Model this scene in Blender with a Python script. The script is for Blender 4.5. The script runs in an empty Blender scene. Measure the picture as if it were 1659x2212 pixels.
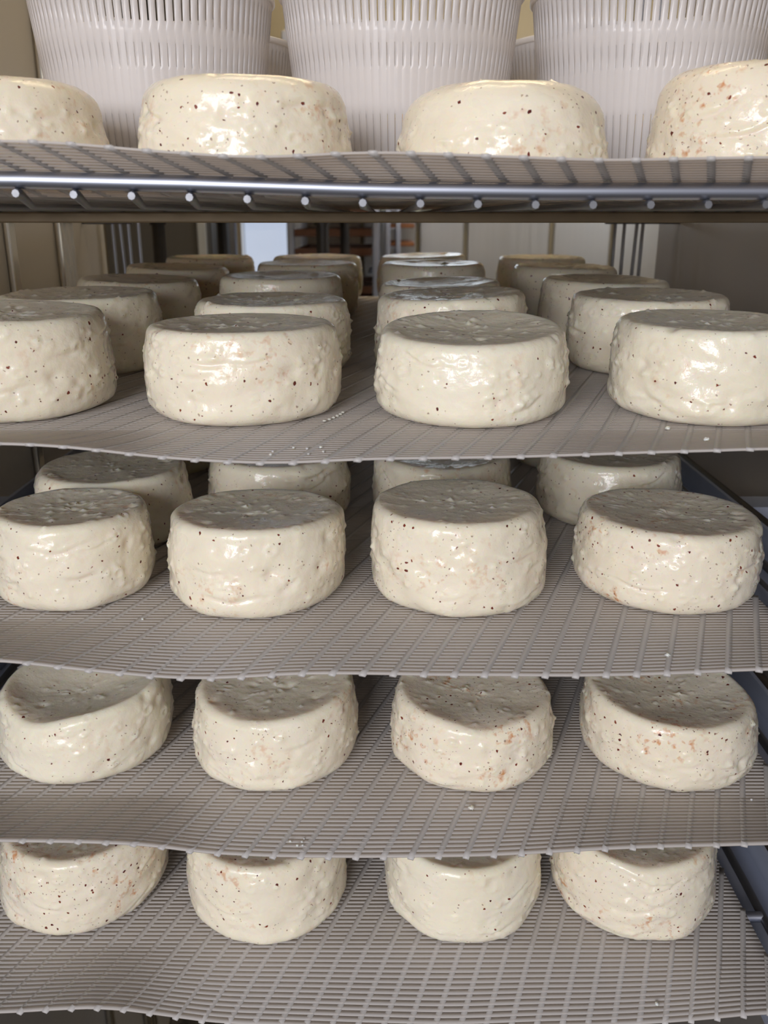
import bpy, math, random
import numpy as np

# ------------------------------------------------------------------ camera, world, lights, exposure
W_PX, H_PX, F_PX = 1659.0, 2212.0, 1900.0
PITCH = math.radians(18.5)
CAM_Z = 1.25
scene = bpy.context.scene
col = scene.collection

cam_data = bpy.data.cameras.new('camera')
cam_data.sensor_fit = 'HORIZONTAL'
cam_data.sensor_width = 36.0
cam_data.lens = 36.0 * F_PX / W_PX
cam_data.clip_start = 0.01
cam_data.dof.use_dof = True
cam_data.dof.focus_distance = 0.52
cam_data.dof.aperture_fstop = 17.0
cam = bpy.data.objects.new('camera', cam_data)
cam.location = (0, 0, CAM_Z)
cam.rotation_euler = (math.radians(90) - PITCH, 0, 0)
col.objects.link(cam)
scene.camera = cam

world = bpy.data.worlds.new('world')
scene.world = world
world.use_nodes = True
wbg = world.node_tree.nodes['Background']
wbg.inputs['Color'].default_value = (0.96, 0.95, 1.0, 1)
wbg.inputs['Strength'].default_value = 0.31


def area_light(name, loc, target, sx, sy, power, color):
    ld = bpy.data.lights.new(name, 'AREA')
    ld.shape = 'RECTANGLE'
    ld.size, ld.size_y = sx, sy
    ld.energy = power
    ld.color = color
    lo = bpy.data.objects.new(name, ld)
    lo.location = loc
    d = [target[i] - loc[i] for i in range(3)]
    lo.rotation_euler = __import__('mathutils').Vector(d).to_track_quat('-Z', 'Y').to_euler()
    col.objects.link(lo)
    return lo


# daylight from the big shop window behind the photographer
area_light('window_daylight', (-0.75, -1.75, CAM_Z + 0.42), (0, 0.5, CAM_Z - 0.15), 1.1, 0.8, 44.0, (0.94, 0.95, 1.0))
# added cool fill that brightens the room behind the cabinet, no known source
area_light('far_room_fill', (1.2, 1.9, CAM_Z + 0.35), (-0.3, 2.9, CAM_Z), 0.8, 1.0, 5.0, (0.88, 0.93, 1.0))

scene.view_settings.view_transform = 'Standard'
scene.view_settings.look = 'None'
scene.view_settings.gamma = 1.0
scene.view_settings.use_curve_mapping = False
scene.view_settings.exposure = 0.0
cy_ = scene.cycles
cy_.max_bounces = 6
cy_.diffuse_bounces = 3
cy_.glossy_bounces = 3
cy_.transmission_bounces = 5
cy_.caustics_reflective = False
cy_.caustics_refractive = False

# ------------------------------------------------------------------ helpers
SP, CP = math.sin(PITCH), math.cos(PITCH)


def ray(px, py):
    """world direction of a photo pixel (camera at 0,0,CAM_Z)"""
    a = (px - W_PX / 2) / F_PX
    b = (py - H_PX / 2) / F_PX
    return np.array([a, CP - b * SP, -SP - b * CP])


def on_z(px, py, z):
    d = ray(px, py)
    t = z / d[2]
    return d * t


def on_y(px, py, y):
    d = ray(px, py)
    return d * (y / d[1])


def newmat(name):
    m = bpy.data.materials.new(name)
    m.use_nodes = True
    nt = m.node_tree
    b = nt.nodes['Principled BSDF']
    return m, nt, b


def N(nt, t, **kw):
    n = nt.nodes.new(t)
    for k, v in kw.items():
        setattr(n, k, v)
    return n


def ramp(nt, stops):
    r = N(nt, 'ShaderNodeValToRGB')
    e = r.color_ramp.elements
    while len(e) < len(stops):
        e.new(0.5)
    for i, (p, c) in enumerate(stops):
        e[i].position = p
        e[i].color = c if len(c) == 4 else (*c, 1)
    return r


def noise(nt, vec, scale, detail=3, rough=0.5):
    n = N(nt, 'ShaderNodeTexNoise')
    n.inputs['Scale'].default_value = scale
    n.inputs['Detail'].default_value = detail
    n.inputs['Roughness'].default_value = rough
    nt.links.new(vec, n.inputs['Vector'])
    return n


def mixc(nt, fac, a, b, mode='MIX'):
    m = N(nt, 'ShaderNodeMix', data_type='RGBA', blend_type=mode)
    for sock, v in ((m.inputs[0], fac), (m.inputs[6], a), (m.inputs[7], b)):
        if isinstance(v, bpy.types.NodeSocket):
            nt.links.new(v, sock)
        elif isinstance(v, (int, float)):
            sock.default_value = v
        else:
            sock.default_value = (*v, 1) if len(v) == 3 else v
    return m.outputs[2]


def math_n(nt, op, a, b=None, clamp=False):
    m = N(nt, 'ShaderNodeMath', operation=op, use_clamp=clamp)
    for i, v in enumerate((a, b)):
        if v is None:
            continue
        if isinstance(v, bpy.types.NodeSocket):
            nt.links.new(v, m.inputs[i])
        else:
            m.inputs[i].default_value = v
    return m.outputs[0]


def mesh_from(name, verts, faces, smooth=True):
    me = bpy.data.meshes.new(name)
    verts = np.asarray(verts, dtype=np.float32)
    if isinstance(faces, np.ndarray):
        k = faces.shape[1]
        me.vertices.add(len(verts))
        me.vertices.foreach_set('co', verts.ravel())
        me.loops.add(faces.size)
        me.loops.foreach_set('vertex_index', faces.astype(np.int32).ravel())
        me.polygons.add(len(faces))
        me.polygons.foreach_set('loop_start', np.arange(0, faces.size, k, dtype=np.int32))
        me.polygons.foreach_set('loop_total', np.full(len(faces), k, dtype=np.int32))
        me.update(calc_edges=True)
    else:
        me.from_pydata([tuple(v) for v in verts], [], faces)
    if smooth:
        me.polygons.foreach_set('use_smooth', np.ones(len(me.polygons), dtype=bool))
    me.validate()
    me.update()
    return me


def obj(name, me, mat=None, parent=None, loc=(0, 0, 0)):
    o = bpy.data.objects.new(name, me)
    if me is not None and mat is not None and len(me.materials) == 0:
        me.materials.append(mat)
    o.location = loc
    if parent is not None:
        o.parent = parent
    col.objects.link(o)
    return o


def tag(o, label, cat, group=None):
    o['label'] = label
    o['category'] = cat
    if group:
        o['group'] = group
    return o


def struct(o):
    o['kind'] = 'structure'
    return o


class MB:
    """collects boxes and tubes into one mesh"""

    def __init__(self):
        self.v, self.f = [], []

    def box(self, x0, x1, y0, y1, z0, z1):
        b = len(self.v)
        self.v += [(x, y, z) for z in (z0, z1) for y in (y0, y1) for x in (x0, x1)]
        for q in ((0, 2, 3, 1), (4, 5, 7, 6), (0, 1, 5, 4), (2, 6, 7, 3), (0, 4, 6, 2), (1, 3, 7, 5)):
            self.f.append(tuple(b + i for i in q))
        return self

    def tube(self, pts, r, n=10, cap=True):
        pts = [np.array(p, float) for p in pts]
        rs = r if isinstance(r, (list, tuple)) else [r] * len(pts)
        b = len(self.v)
        for i, p in enumerate(pts):
            t = pts[min(i + 1, len(pts) - 1)] - pts[max(i - 1, 0)]
            t = t / np.linalg.norm(t)
            up = np.array([0, 0, 1.0]) if abs(t[2]) < 0.9 else np.array([1.0, 0, 0])
            a = np.cross(t, up)
            a /= np.linalg.norm(a)
            c = np.cross(a, t)
            for k in range(n):
                th = 2 * math.pi * k / n
                self.v.append(tuple(p + rs[i] * (a * math.cos(th) + c * math.sin(th))))
        for i in range(len(pts) - 1):
            for k in range(n):
                k2 = (k + 1) % n
                self.f.append((b + i * n + k, b + (i + 1) * n + k, b + (i + 1) * n + k2, b + i * n + k2))
        if cap:
            self.f.append(tuple(b + k for k in range(n)))
            e = b + (len(pts) - 1) * n
            self.f.append(tuple(e + k for k in reversed(range(n))))
        return self

    def build(self, name, mat, parent=None, loc=(0, 0, 0), smooth=False, bevel=0.0):
        me = mesh_from(name, self.v, self.f, smooth)
        o = obj(name, me, mat, parent, loc)
        if smooth:
            me.set_sharp_from_angle(angle=math.radians(50))
        if bevel:
            md = o.modifiers.new('bevel', 'BEVEL')
            md.width = bevel
            md.segments = 2
            md.limit_method = 'ANGLE'
        return o


def empty(name, loc=(0, 0, 0)):
    o = bpy.data.objects.new(name, None)
    o.empty_display_size = 0.02
    o.location = loc
    col.objects.link(o)
    return o


# ------------------------------------------------------------------ materials
def make_cheese_mat(name, cream, stain, fleck_amount):
    m, nt, b = newmat(name)
    L = nt.links
    tc = N(nt, 'ShaderNodeTexCoord')
    oi = N(nt, 'ShaderNodeObjectInfo')
    mul = math_n(nt, 'MULTIPLY', oi.outputs['Random'], 41.0)
    cmb = N(nt, 'ShaderNodeCombineXYZ')
    for i in range(3):
        L.new(mul, cmb.inputs[i])
    add = N(nt, 'ShaderNodeVectorMath', operation='ADD')
    L.new(tc.outputs['Object'], add.inputs[0])
    L.new(cmb.outputs[0], add.inputs[1])
    v = add.outputs[0]
    # warped coordinate so flecks are irregular
    wn = noise(nt, v, 420, 1)
    sub = N(nt, 'ShaderNodeVectorMath', operation='SUBTRACT')
    L.new(wn.outputs['Color'], sub.inputs[0])
    sub.inputs[1].default_value = (0.5, 0.5, 0.5)
    sc = N(nt, 'ShaderNodeVectorMath', operation='SCALE')
    L.new(sub.outputs[0], sc.inputs[0])
    sc.inputs['Scale'].default_value = 0.0022
    wv = N(nt, 'ShaderNodeVectorMath', operation='ADD')
    L.new(v, wv.inputs[0])
    L.new(sc.outputs[0], wv.inputs[1])
    wv = wv.outputs[0]
    # cream with soft clouding
    n1 = noise(nt, v, 30, 2)
    base = mixc(nt, n1.outputs['Fac'], cream, [c * k for c, k in zip(cream, (0.97, 0.95, 0.88))])

    # orange-red paprika smears in patches
    n2 = noise(nt, v, 26, 1)
    patch = ramp(nt, [(0.50, (0, 0, 0)), (0.68, (1, 1, 1))])
    L.new(n2.outputs['Fac'], patch.inputs[0])
    n3 = noise(nt, wv, 170, 2, 0.65)
    sm = ramp(nt, [(0.55, (0, 0, 0)), (0.74, (1, 1, 1))])
    L.new(n3.outputs['Fac'], sm.inputs[0])
    smear = math_n(nt, 'MULTIPLY', patch.outputs[0], sm.outputs[0])
    smear = math_n(nt, 'MULTIPLY', smear, 0.75 * stain, True)
    c1 = mixc(nt, smear, base, (0.66, 0.30, 0.12))

    def flecks(scale, thr, keep, loc):
        vo = N(nt, 'ShaderNodeTexVoronoi')
        vo.inputs['Scale'].default_value = scale
        L.new(wv, vo.inputs['Vector'])
        sepc = N(nt, 'ShaderNodeSeparateColor')
        L.new(vo.outputs['Color'], sepc.inputs[0])
        sel = math_n(nt, 'GREATER_THAN', sepc.outputs[loc], 1 - keep)
        size = math_n(nt, 'MULTIPLY', sepc.outputs[(loc + 1) % 3], thr)
        size = math_n(nt, 'ADD', size, thr * 0.25)
        d = math_n(nt, 'SUBTRACT', size, vo.outputs['Distance'])
        d = math_n(nt, 'MULTIPLY', d, 14.0, True)
        return math_n(nt, 'MULTIPLY', d, sel), sepc
    f1, s1 = flecks(250, 0.22, 0.24 * fleck_amount, 0)      # larger chilli flakes
    f2, s2 = flecks(480, 0.25, 0.24 * fleck_amount, 1)      # fine pepper dust
    fc = mixc(nt, s1.outputs[2], (0.10, 0.012, 0.010), (0.26, 0.045, 0.018))
    f2 = math_n(nt, 'MULTIPLY', f2, 0.62)
    c2 = mixc(nt, f2, c1, (0.22, 0.10, 0.055))
    c3 = mixc(nt, f1, c2, fc)
    L.new(c3, b.inputs['Base Color'])
    # wet sheen, broken up
    nr = noise(nt, v, 60, 1)
    rr = ramp(nt, [(0.3, (0.22, 0.22, 0.22)), (0.7, (0.40, 0.40, 0.40))])
    L.new(nr.outputs['Fac'], rr.inputs[0])
    L.new(rr.outputs[0], b.inputs['Roughness'])
    b.inputs['IOR'].default_value = 1.38
    b.inputs['Subsurface Weight'].default_value = 0.6
    b.inputs['Subsurface Radius'].default_value = (1.0, 0.62, 0.20)
    b.inputs['Subsurface Scale'].default_value = 0.008
    b.inputs['Coat Weight'].default_value = 0.38
    b.inputs['Coat Roughness'].default_value = 0.12
    # fine relief
    nb = noise(nt, v, 420, 2, 0.6)
    nb2 = noise(nt, v, 150, 1, 0.5)
    hs = math_n(nt, 'ADD', math_n(nt, 'MULTIPLY', nb.outputs['Fac'], 0.5), math_n(nt, 'MULTIPLY', nb2.outputs['Fac'], 0.7))
    bp = N(nt, 'ShaderNodeBump')
    bp.inputs['Strength'].default_value = 0.42
    bp.inputs['Distance'].default_value = 0.0010
    L.new(hs, bp.inputs['Height'])
    L.new(bp.outputs[0], b.inputs['Normal'])
    L.new(bp.outputs[0], b.inputs['Coat Normal'])
    return m


CHEESE = make_cheese_mat('cheese_cream', (0.93, 0.843, 0.70), 0.8, 1.0)
CHEESE_PLAIN = make_cheese_mat('cheese_pale', (0.94, 0.858, 0.715), 0.35, 0.65)
CHEESE_RED = make_cheese_mat('cheese_paprika', (0.92, 0.83, 0.69), 1.6, 1.8)


def simple_mat(name, color, rough=0.5, metal=0.0, bump=0.0, bscale=80, vary=0.0, **kw):
    m, nt, b = newmat(name)
    b.inputs['Roughness'].default_value = rough
    b.inputs['Metallic'].default_value = metal
    tc = N(nt, 'ShaderNodeTexCoord')
    n = noise(nt, tc.outputs['Object'], bscale, 4)
    c = mixc(nt, n.outputs['Fac'], [x * (1 - vary) for x in color], [min(1, x * (1 + vary)) for x in color])
    nt.links.new(c, b.inputs['Base Color'])
    if bump:
        bp = N(nt, 'ShaderNodeBump')
        bp.inputs['Strength'].default_value = bump
        bp.inputs['Distance'].default_value = 0.001
        nt.links.new(n.outputs['Fac'], bp.inputs['Height'])
        nt.links.new(bp.outputs[0], b.inputs['Normal'])
    for k, v in kw.items():
        b.inputs[k].default_value = v
    return m


def translucent_plastic(name, color, rough, trans_fac, vary=0.05, warm=(1.0, 0.94, 0.86)):
    m, nt, b = newmat(name)
    tc = N(nt, 'ShaderNodeTexCoord')
    n = noise(nt, tc.outputs['Object'], 25, 3)
    c = mixc(nt, n.outputs['Fac'], [x * (1 - vary) for x in color], color)
    nt.links.new(c, b.inputs['Base Color'])
    b.inputs['Roughness'].default_value = rough
    b.inputs['IOR'].default_value = 1.48
    tr = N(nt, 'ShaderNodeBsdfTranslucent')
    tcol = mixc(nt, 1.0, c, warm, 'MULTIPLY')
    nt.links.new(tcol, tr.inputs['Color'])
    mx = N(nt, 'ShaderNodeMixShader')
    mx.inputs[0].default_value = trans_fac
    nt.links.new(b.outputs[0], mx.inputs[1])
    nt.links.new(tr.outputs[0], mx.inputs[2])
    nt.links.new(mx.outputs[0], nt.nodes['Material Output'].inputs['Surface'])
    return m


MAT_RIB = translucent_plastic('mat_rib_plastic', (0.76, 0.725, 0.70), 0.42, 0.28)
MAT_PLASTIC = translucent_plastic('mat_plastic', (0.83, 0.79, 0.76), 0.42, 0.5)
BASKET_PLASTIC = translucent_plastic('basket_plastic', (0.93, 0.915, 0.93), 0.22, 0.5, warm=(1.0, 0.97, 0.93))


def brushed_steel(name, color, rough, streak_axis=2, amount=0.12, metal=1.0):
    m, nt, b = newmat(name)
    tc = N(nt, 'ShaderNodeTexCoord')
    mp = N(nt, 'ShaderNodeMapping')
    s = [160, 160, 160]
    s[streak_axis] = 2.0
    mp.inputs['Scale'].default_value = s
    nt.links.new(tc.outputs['Object'], mp.inputs['Vector'])
    n = noise(nt, mp.outputs[0], 1.0, 4)
    c = mixc(nt, n.outputs['Fac'], [x * 0.88 for x in color], color)
    nt.links.new(c, b.inputs['Base Color'])
    b.inputs['Metallic'].default_value = metal
    r = ramp(nt, [(0.3, (rough * (1 - amount),) * 3), (0.7, (rough * (1 + amount),) * 3)])
    nt.links.new(n.outputs['Fac'], r.inputs[0])
    nt.links.new(r.outputs[0], b.inputs['Roughness'])
    return m


RAIL_STEEL = brushed_steel('rail_chrome', (0.44, 0.46, 0.53), 0.42, 0)
WIRE_STEEL = brushed_steel('wire_chrome', (0.25, 0.25, 0.265), 0.5, 1)
WALL_STEEL = brushed_steel('cabinet_steel', (0.50, 0.46, 0.42), 0.34, 2, 0.15, 0.5)
STRIP_STEEL = brushed_steel('polished_strip', (0.86, 0.80, 0.68), 0.26, 2)
RUNNER_STEEL = brushed_steel('runner_steel', (0.50, 0.54, 0.66), 0.32, 1, 0.12, 0.35)
BAR_BROWN = simple_mat('stained_bar', (0.24, 0.18, 0.11), 0.5, 0.4, 0.2, 40, 0.3)
SHADOW_BAR = simple_mat('shadow_gap_bar', (0.035, 0.026, 0.018), 0.5, 0.0, 0.3, 60, 0.3)
POST_DARK = simple_mat('dark_post', (0.055, 0.05, 0.048), 0.4, 0.6, 0.1, 30, 0.2)
ROOM_STEEL = brushed_steel('room_panel_steel', (0.60, 0.60, 0.60), 0.36, 2, 0.15, 0.55)
WALL_PAINT = simple_mat('beige_panel', (0.62, 0.58, 0.53), 0.45, 0.0, 0.1, 12, 0.05)
CREAM_PAINT = simple_mat('cream_wall', (0.72, 0.64, 0.47), 0.6, 0.0, 0.1, 12, 0.04)
WHITE_DOOR = simple_mat('white_panel', (0.62, 0.66, 0.74), 0.35, 0.0, 0.05, 10, 0.04)
TRAY_COPPER = simple_mat('tray_brown', (0.10, 0.04, 0.018), 0.35, 0.3, 0.2, 20, 0.25)
FLOOR_STONE = None


def make_floor_mat():
    m, nt, b = newmat('dark_terrazzo')
    tc = N(nt, 'ShaderNodeTexCoord')
    n = noise(nt, tc.outputs['Object'], 45, 6, 0.7)
    r = ramp(nt, [(0.36, (0.012, 0.011, 0.010)), (0.52, (0.06, 0.05, 0.038)), (0.66, (0.13, 0.115, 0.085))])
    nt.links.new(n.outputs['Fac'], r.inputs[0])
    nt.links.new(r.outputs[0], b.inputs['Base Color'])
    b.inputs['Roughness'].default_value = 0.45
    return m


FLOOR_STONE = make_floor_mat()


def emission_mat(name, color, strength):
    m, nt, b = newmat(name)
    b.inputs['Base Color'].default_value = (*color, 1)
    b.inputs['Emission Color'].default_value = (*color, 1)
    b.inputs['Emission Strength'].default_value = strength
    return m


# ------------------------------------------------------------------ the room and the cabinet shell
WX_L, WX_R = -0.352, 0.345
Y_FRONT, Y_REAR = 0.30, 1.16
CEIL = 2.45
RM_X0, RM_X1, RM_Y1 = -1.3, 1.25, 3.2

struct(MB().box(RM_X0 - 0.1, RM_X1 + 0.1, -2.2, RM_Y1 + 0.1, -0.05, 0).build('floor', FLOOR_STONE))
struct(MB().box(RM_X0 - 0.1, RM_X1 + 0.1, 0.2, RM_Y1 + 0.1, CEIL, CEIL + 0.05).build('ceiling', CREAM_PAINT))

# cabinet side walls (steel clad)
wl = struct(MB().box(WX_L - 0.05, WX_L, Y_FRONT, Y_REAR, 0.0, 2.1).build('wall_left', WALL_PAINT))
wr = struct(MB().box(WX_R, WX_R + 0.05, Y_FRONT, Y_REAR, 0.0, 2.1).build('wall_right', WALL_STEEL))
struct(MB().box(WX_L - 0.05, WX_R + 0.05, Y_FRONT, Y_REAR, 2.1, 2.15).build('trim_3', WALL_STEEL))
# vertical polished cover strips on the left side wall
struct(MB().box(WX_L, WX_L + 0.006, 0.852, 0.868, 0.0, 2.1).build('trim_1', STRIP_STEEL, bevel=0.002))
struct(MB().box(WX_L, WX_L + 0.006, 0.985, 1.03, 0.0, 2.1).build('trim_2', STRIP_STEEL, bevel=0.002))

# far room walls
wb = struct(MB().box(RM_X0, RM_X1, RM_Y1, RM_Y1 + 0.06, 0, CEIL).build('wall_back', CREAM_PAINT))
struct(MB().box(RM_X0 - 0.06, RM_X0, Y_REAR, RM_Y1, 0, CEIL).build('wall_far_left', WALL_PAINT))
struct(MB().box(RM_X1, RM_X1 + 0.06, Y_REAR, RM_Y1, 0, CEIL).build('wall_far_right', CREAM_PAINT))
struct(MB().box(RM_X0 - 0.06, WX_L - 0.05, Y_REAR - 0.06, Y_REAR, 0, CEIL).build('wall_divider_left', WALL_PAINT))
struct(MB().box(WX_R + 0.05, RM_X1 + 0.06, Y_REAR - 0.06, Y_REAR, 0, CEIL).build('wall_divider_right', WALL_PAINT))


# steel panels on the far wall, each a piece of its own
def panel(x0px, x1px, mat, y=3.17, gap=0.006):
    d = y
    a = on_y(x0px, 520, y)[0] + gap / 2
    b_ = on_y(x1px, 520, y)[0] - gap / 2
    MB().box(a, b_, y, RM_Y1, 0.05, 1.275).build('panel', mat, wb, bevel=0.004)


for a, b_, mt in ((905, 1004, ROOM_STEEL), (1008, 1188, ROOM_STEEL), (1194, 1320, ROOM_STEEL), (1324, 1460, ROOM_STEEL),
                  (640, 780, WALL_PAINT), (784, 900, ROOM_STEEL), (250, 420, WALL_PAINT)):
    panel(a, b_, mt)

# bright window in the far wall
WIN_LIGHT = emission_mat('daylight_glass', (0.70, 0.80, 1.0), 0.62)
wa, wz = on_y(530, 520, 3.15)[0], on_y(622, 520, 3.15)[0]
win = struct(MB().box(wa, wz, 3.15, 3.16, 0.45, 1.24).build('window_1', WIN_LIGHT))
fr = MB()
fr.box(wa - 0.05, wa, 3.12, 3.18, 0.40, 1.27).box(wz, wz + 0.05, 3.12, 3.18, 0.40, 1.27)
fr.box(wa, wz, 3.12, 3.18, 0.40, 0.45).box(wa, wz, 3.12, 3.18, 1.24, 1.27)
fr.build('window_frame', ROOM_STEEL, win)
# wide unseen transom window added above it for glints on wet cheese tops
GLINT_LIGHT = emission_mat('glint_glass', (0.80, 0.90, 1.0), 3.0)
ta, tb = on_y(500, 520, 3.15)[0], on_y(1020, 520, 3.15)[0]
win2 = struct(MB().box(ta, tb, 3.15, 3.16, 1.31, 1.58).build('unseen_window', GLINT_LIGHT))
fr = MB()
fr.box(ta - 0.03, ta, 3.12, 3.18, 1.28, 1.61).box(tb, tb + 0.03, 3.12, 3.18, 1.28, 1.61)
fr.box(ta, tb, 3.12, 3.18, 1.28, 1.31).box(ta, tb, 3.12, 3.18, 1.58, 1.61)
fr.build('window_frame', ROOM_STEEL, win2)

# ------------------------------------------------------------------ cheese wheels
def cheese_mesh(seed, R, H, top_r=0.94, dish=0.003, tilt=(0, 0), bulge=0.02, shear=(0, 0), lobes=0.008, hi=True,
                rt=0.006, rb=0.011, bumps=150, creases=12, base_pull=(0, 0), dome=0.0, notch=None):
    rng = np.random.default_rng(seed)
    n = 220 if hi else 110
    ns, ncn, ntp = (44, 8, 26) if hi else (20, 5, 10)
    prof = []   # (r, z, part) unit of metres, before top shape
    Rb, Rt = R * 0.985, R * top_r
    for i in range(4):
        prof.append((Rb - rb - (Rb - rb) * (1 - i / 4) ** 1 * 0.999, 0.0, 0))
    for i in range(ncn):
        a = math.pi / 2 * i / ncn
        prof.append((Rb - rb + rb * math.sin(a), rb * (1 - math.cos(a)) * 0.9, 1))
    z0, z1 = rb * 0.9, H - rt
    for i in range(ns + 1):
        t = i / ns
        r = Rb + (Rt - Rb) * t + R * bulge * math.sin(math.pi * t)
        prof.append((r, z0 + (z1 - z0) * t, 2))
    for i in range(1, ncn + 1):
        a = math.pi / 2 * i / ncn
        prof.append((Rt - rt + rt * math.cos(a), z1 + rt * math.sin(a), 3))
    for i in range(1, ntp + 1):
        t = i / ntp
        r = (Rt - rt) * (1 - t) + 1e-5 * t
        prof.append((r, H, 4))
    P = np.array(prof)
    r, z = P[:, 0], P[:, 1]
    m = len(P)
    dr, dz = np.gradient(r), np.gradient(z)
    ln = np.hypot(dr, dz) + 1e-12
    nr, nz = dz / ln, -dr / ln
    th = np.linspace(0, 2 * math.pi, n, endpoint=False)
    TH, RR = np.meshgrid(th, r)
    ZZ = np.repeat(z[:, None], n, 1)
    NR = np.repeat(nr[:, None], n, 1)
    NZ = np.repeat(nz[:, None], n, 1)
    lob = np.zeros_like(th)
    for k in range(2, 6):
        lob += lobes / (k - 0.5) * rng.normal() * np.cos(k * th + rng.uniform(0, 6.28))
    lobb = np.zeros_like(th)
    for k in range(3, 12):
        lobb += 0.006 / (k ** 0.5) * rng.normal() * np.cos(k * th + rng.uniform(0, 6.28))
    low = np.clip(1 - ZZ / (H * 0.35), 0, 1)
    RR = RR * (1 + lob[None, :] + low * lobb[None, :])
    X, Y = RR * np.cos(TH), RR * np.sin(TH)
    f = ZZ / H
    # dished or domed top, tilted
    rel = np.clip(1 - (RR / (Rt - rt * 0.6)) ** 2, 0, 1)
    topm = np.clip((ZZ - H * 0.55) / (H * 0.45), 0, 1)
    ZZ = ZZ - topm * rel * dish + topm * rel * dome
    ZZ = ZZ + f * (tilt[0] * X + tilt[1] * Y)
    if notch is not None:   # dip in the rim: (angle, depth, width)
        for (na, ndp, nw) in notch:
            dd = np.angle(np.exp(1j * (TH - na)))
            ZZ = ZZ - topm ** 2 * np.clip(RR / Rt, 0, 1) ** 3 * ndp * np.exp(-(dd / nw) ** 2)
    X = X + shear[0] * f * H + base_pull[0] * low ** 2
    Y = Y + shear[1] * f * H + base_pull[1] * low ** 2
    # displacement along the normal
    V = np.stack([X, Y, ZZ], -1)
    disp = np.zeros_like(X)
    for _ in range(14):
        wl_ = rng.uniform(0.010, 0.040)
        d = rng.normal(size=3)
        d /= np.linalg.norm(d)
        d[2] *= 1.6
        disp += 0.00011 * (wl_ / 0.02) * np.sin(V @ d * (2 * math.pi / wl_) + rng.uniform(0, 6.28))
    if hi:
        for _ in range(16):
            wl_ = rng.uniform(0.0035, 0.008)
            d = rng.normal(size=3)
            d /= np.linalg.norm(d)
            disp += 0.000025 * np.sin(V @ d * (2 * math.pi / wl_) + rng.uniform(0, 6.28))
    disp = disp * (1 - 0.6 * np.clip(NZ, 0, 1))
    # creases around the side
    for _ in range(creases):
        t0, zc = rng.uniform(0, 6.28), rng.uniform(0.08, 0.85) * H
        half, sl, dep, wd = rng.uniform(0.15, 0.5), rng.normal() * 0.010, rng.uniform(0.0005, 0.0014), rng.uniform(0.0009, 0.0018)
        da = np.angle(np.exp(1j * (TH - t0)))
        win_ = np.clip(1 - (da / half) ** 2, 0, 1)
        line = zc + sl * da + 0.0015 * np.sin(da * 9 + t0)
        q = ZZ - line
        side = np.clip(NR, 0, 1)
        disp += side * win_ * (-dep * np.exp(-(q / wd) ** 2) + 0.5 * dep * np.exp(-((q - 1.8 * wd) / (1.6 * wd)) ** 2))
    # small dents, beads and ring blisters
    nb = bumps if hi else bumps // 3
    for k in range(nb):
        i = rng.integers(6, m - 1)
        if rng.random() < 0.62:
            i = rng.integers(4 + ncn, 4 + ncn + ns)
        j = rng.integers(0, n)
        c = V[i, j]
        d2 = ((V - c) ** 2).sum(-1)
        u = rng.random()
        if u < 0.5:
            s = rng.uniform(0.0010, 0.0022)
            disp += rng.uniform(0.0005, 0.0014) * np.exp(-d2 / s ** 2)
        elif u < 0.78:
            rho = rng.uniform(0.0014, 0.0030)
            dd = np.sqrt(d2)
            disp += 0.0006 * np.exp(-((dd - rho) / 0.0009) ** 2) - 0.0003 * np.exp(-(dd / (rho * 0.7)) ** 2)
        elif u < 0.93:
            s = rng.uniform(0.0012, 0.0035)
            disp -= rng.uniform(0.0006, 0.0018) * np.exp(-d2 / s ** 2)
        else:
            s = rng.uniform(0.003, 0.006)
            disp += rng.uniform(-0.0010, 0.0010) * np.exp(-d2 / s ** 2)
    if hi:   # small blisters on the top face
        for k in range(46):
            i = 4 + ncn + ns + 1 + ncn + int(rng.random() ** 1.6 * (ntp - 3))
            c = V[min(i, m - 2), rng.integers(0, n)]
            s = rng.uniform(0.0009, 0.0018)
            disp += rng.uniform(0.0003, 0.0008) * np.exp(-((V - c) ** 2).sum(-1) / s ** 2)
    bot = np.clip(ZZ / 0.004, 0, 1)
    disp = disp * bot
    V[..., 0] += disp * NR * np.cos(TH)
    V[..., 1] += disp * NR * np.sin(TH)
    V[..., 2] += disp * NZ
    V[..., 2] = np.maximum(V[..., 2], 0)
    verts = V.reshape(-1, 3)
    ii, jj = np.meshgrid(np.arange(m - 1), np.arange(n), indexing='ij')
    j2 = (jj + 1) % n
    faces = np.stack([ii * n + jj, ii * n + j2, (ii + 1) * n + j2, (ii + 1) * n + jj], -1).reshape(-1, 4)
    return mesh_from('cheese_wheel', verts, faces, True)


# shelf surfaces (mat top, relative to the camera height)
SHELF_Z = [0.0105, -0.106, -0.216, -0.332, -0.447]
TILT = [0.0, 0.0195, 0.0, 0.0, 0.0]
Y_PIV = 0.45


def shelf_z(s, y):
    return SHELF_Z[s] + TILT[s] * (y - Y_PIV)


MATS = {'n': CHEESE, 'p': CHEESE_PLAIN, 'r': CHEESE_RED}


def cheese(s, x, y, R, H, seed, label, group, mat='n', rz=None, **kw):
    me = cheese_mesh(seed, R, H, **kw)
    o = obj('cheese_wheel', me, MATS[mat], None, (x, y, CAM_Z + shelf_z(s, y) + 0.0004))
    o.rotation_euler = (math.atan(TILT[s]), 0, 0)
    tag(o, label, 'cheese', group)
    return o


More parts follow.
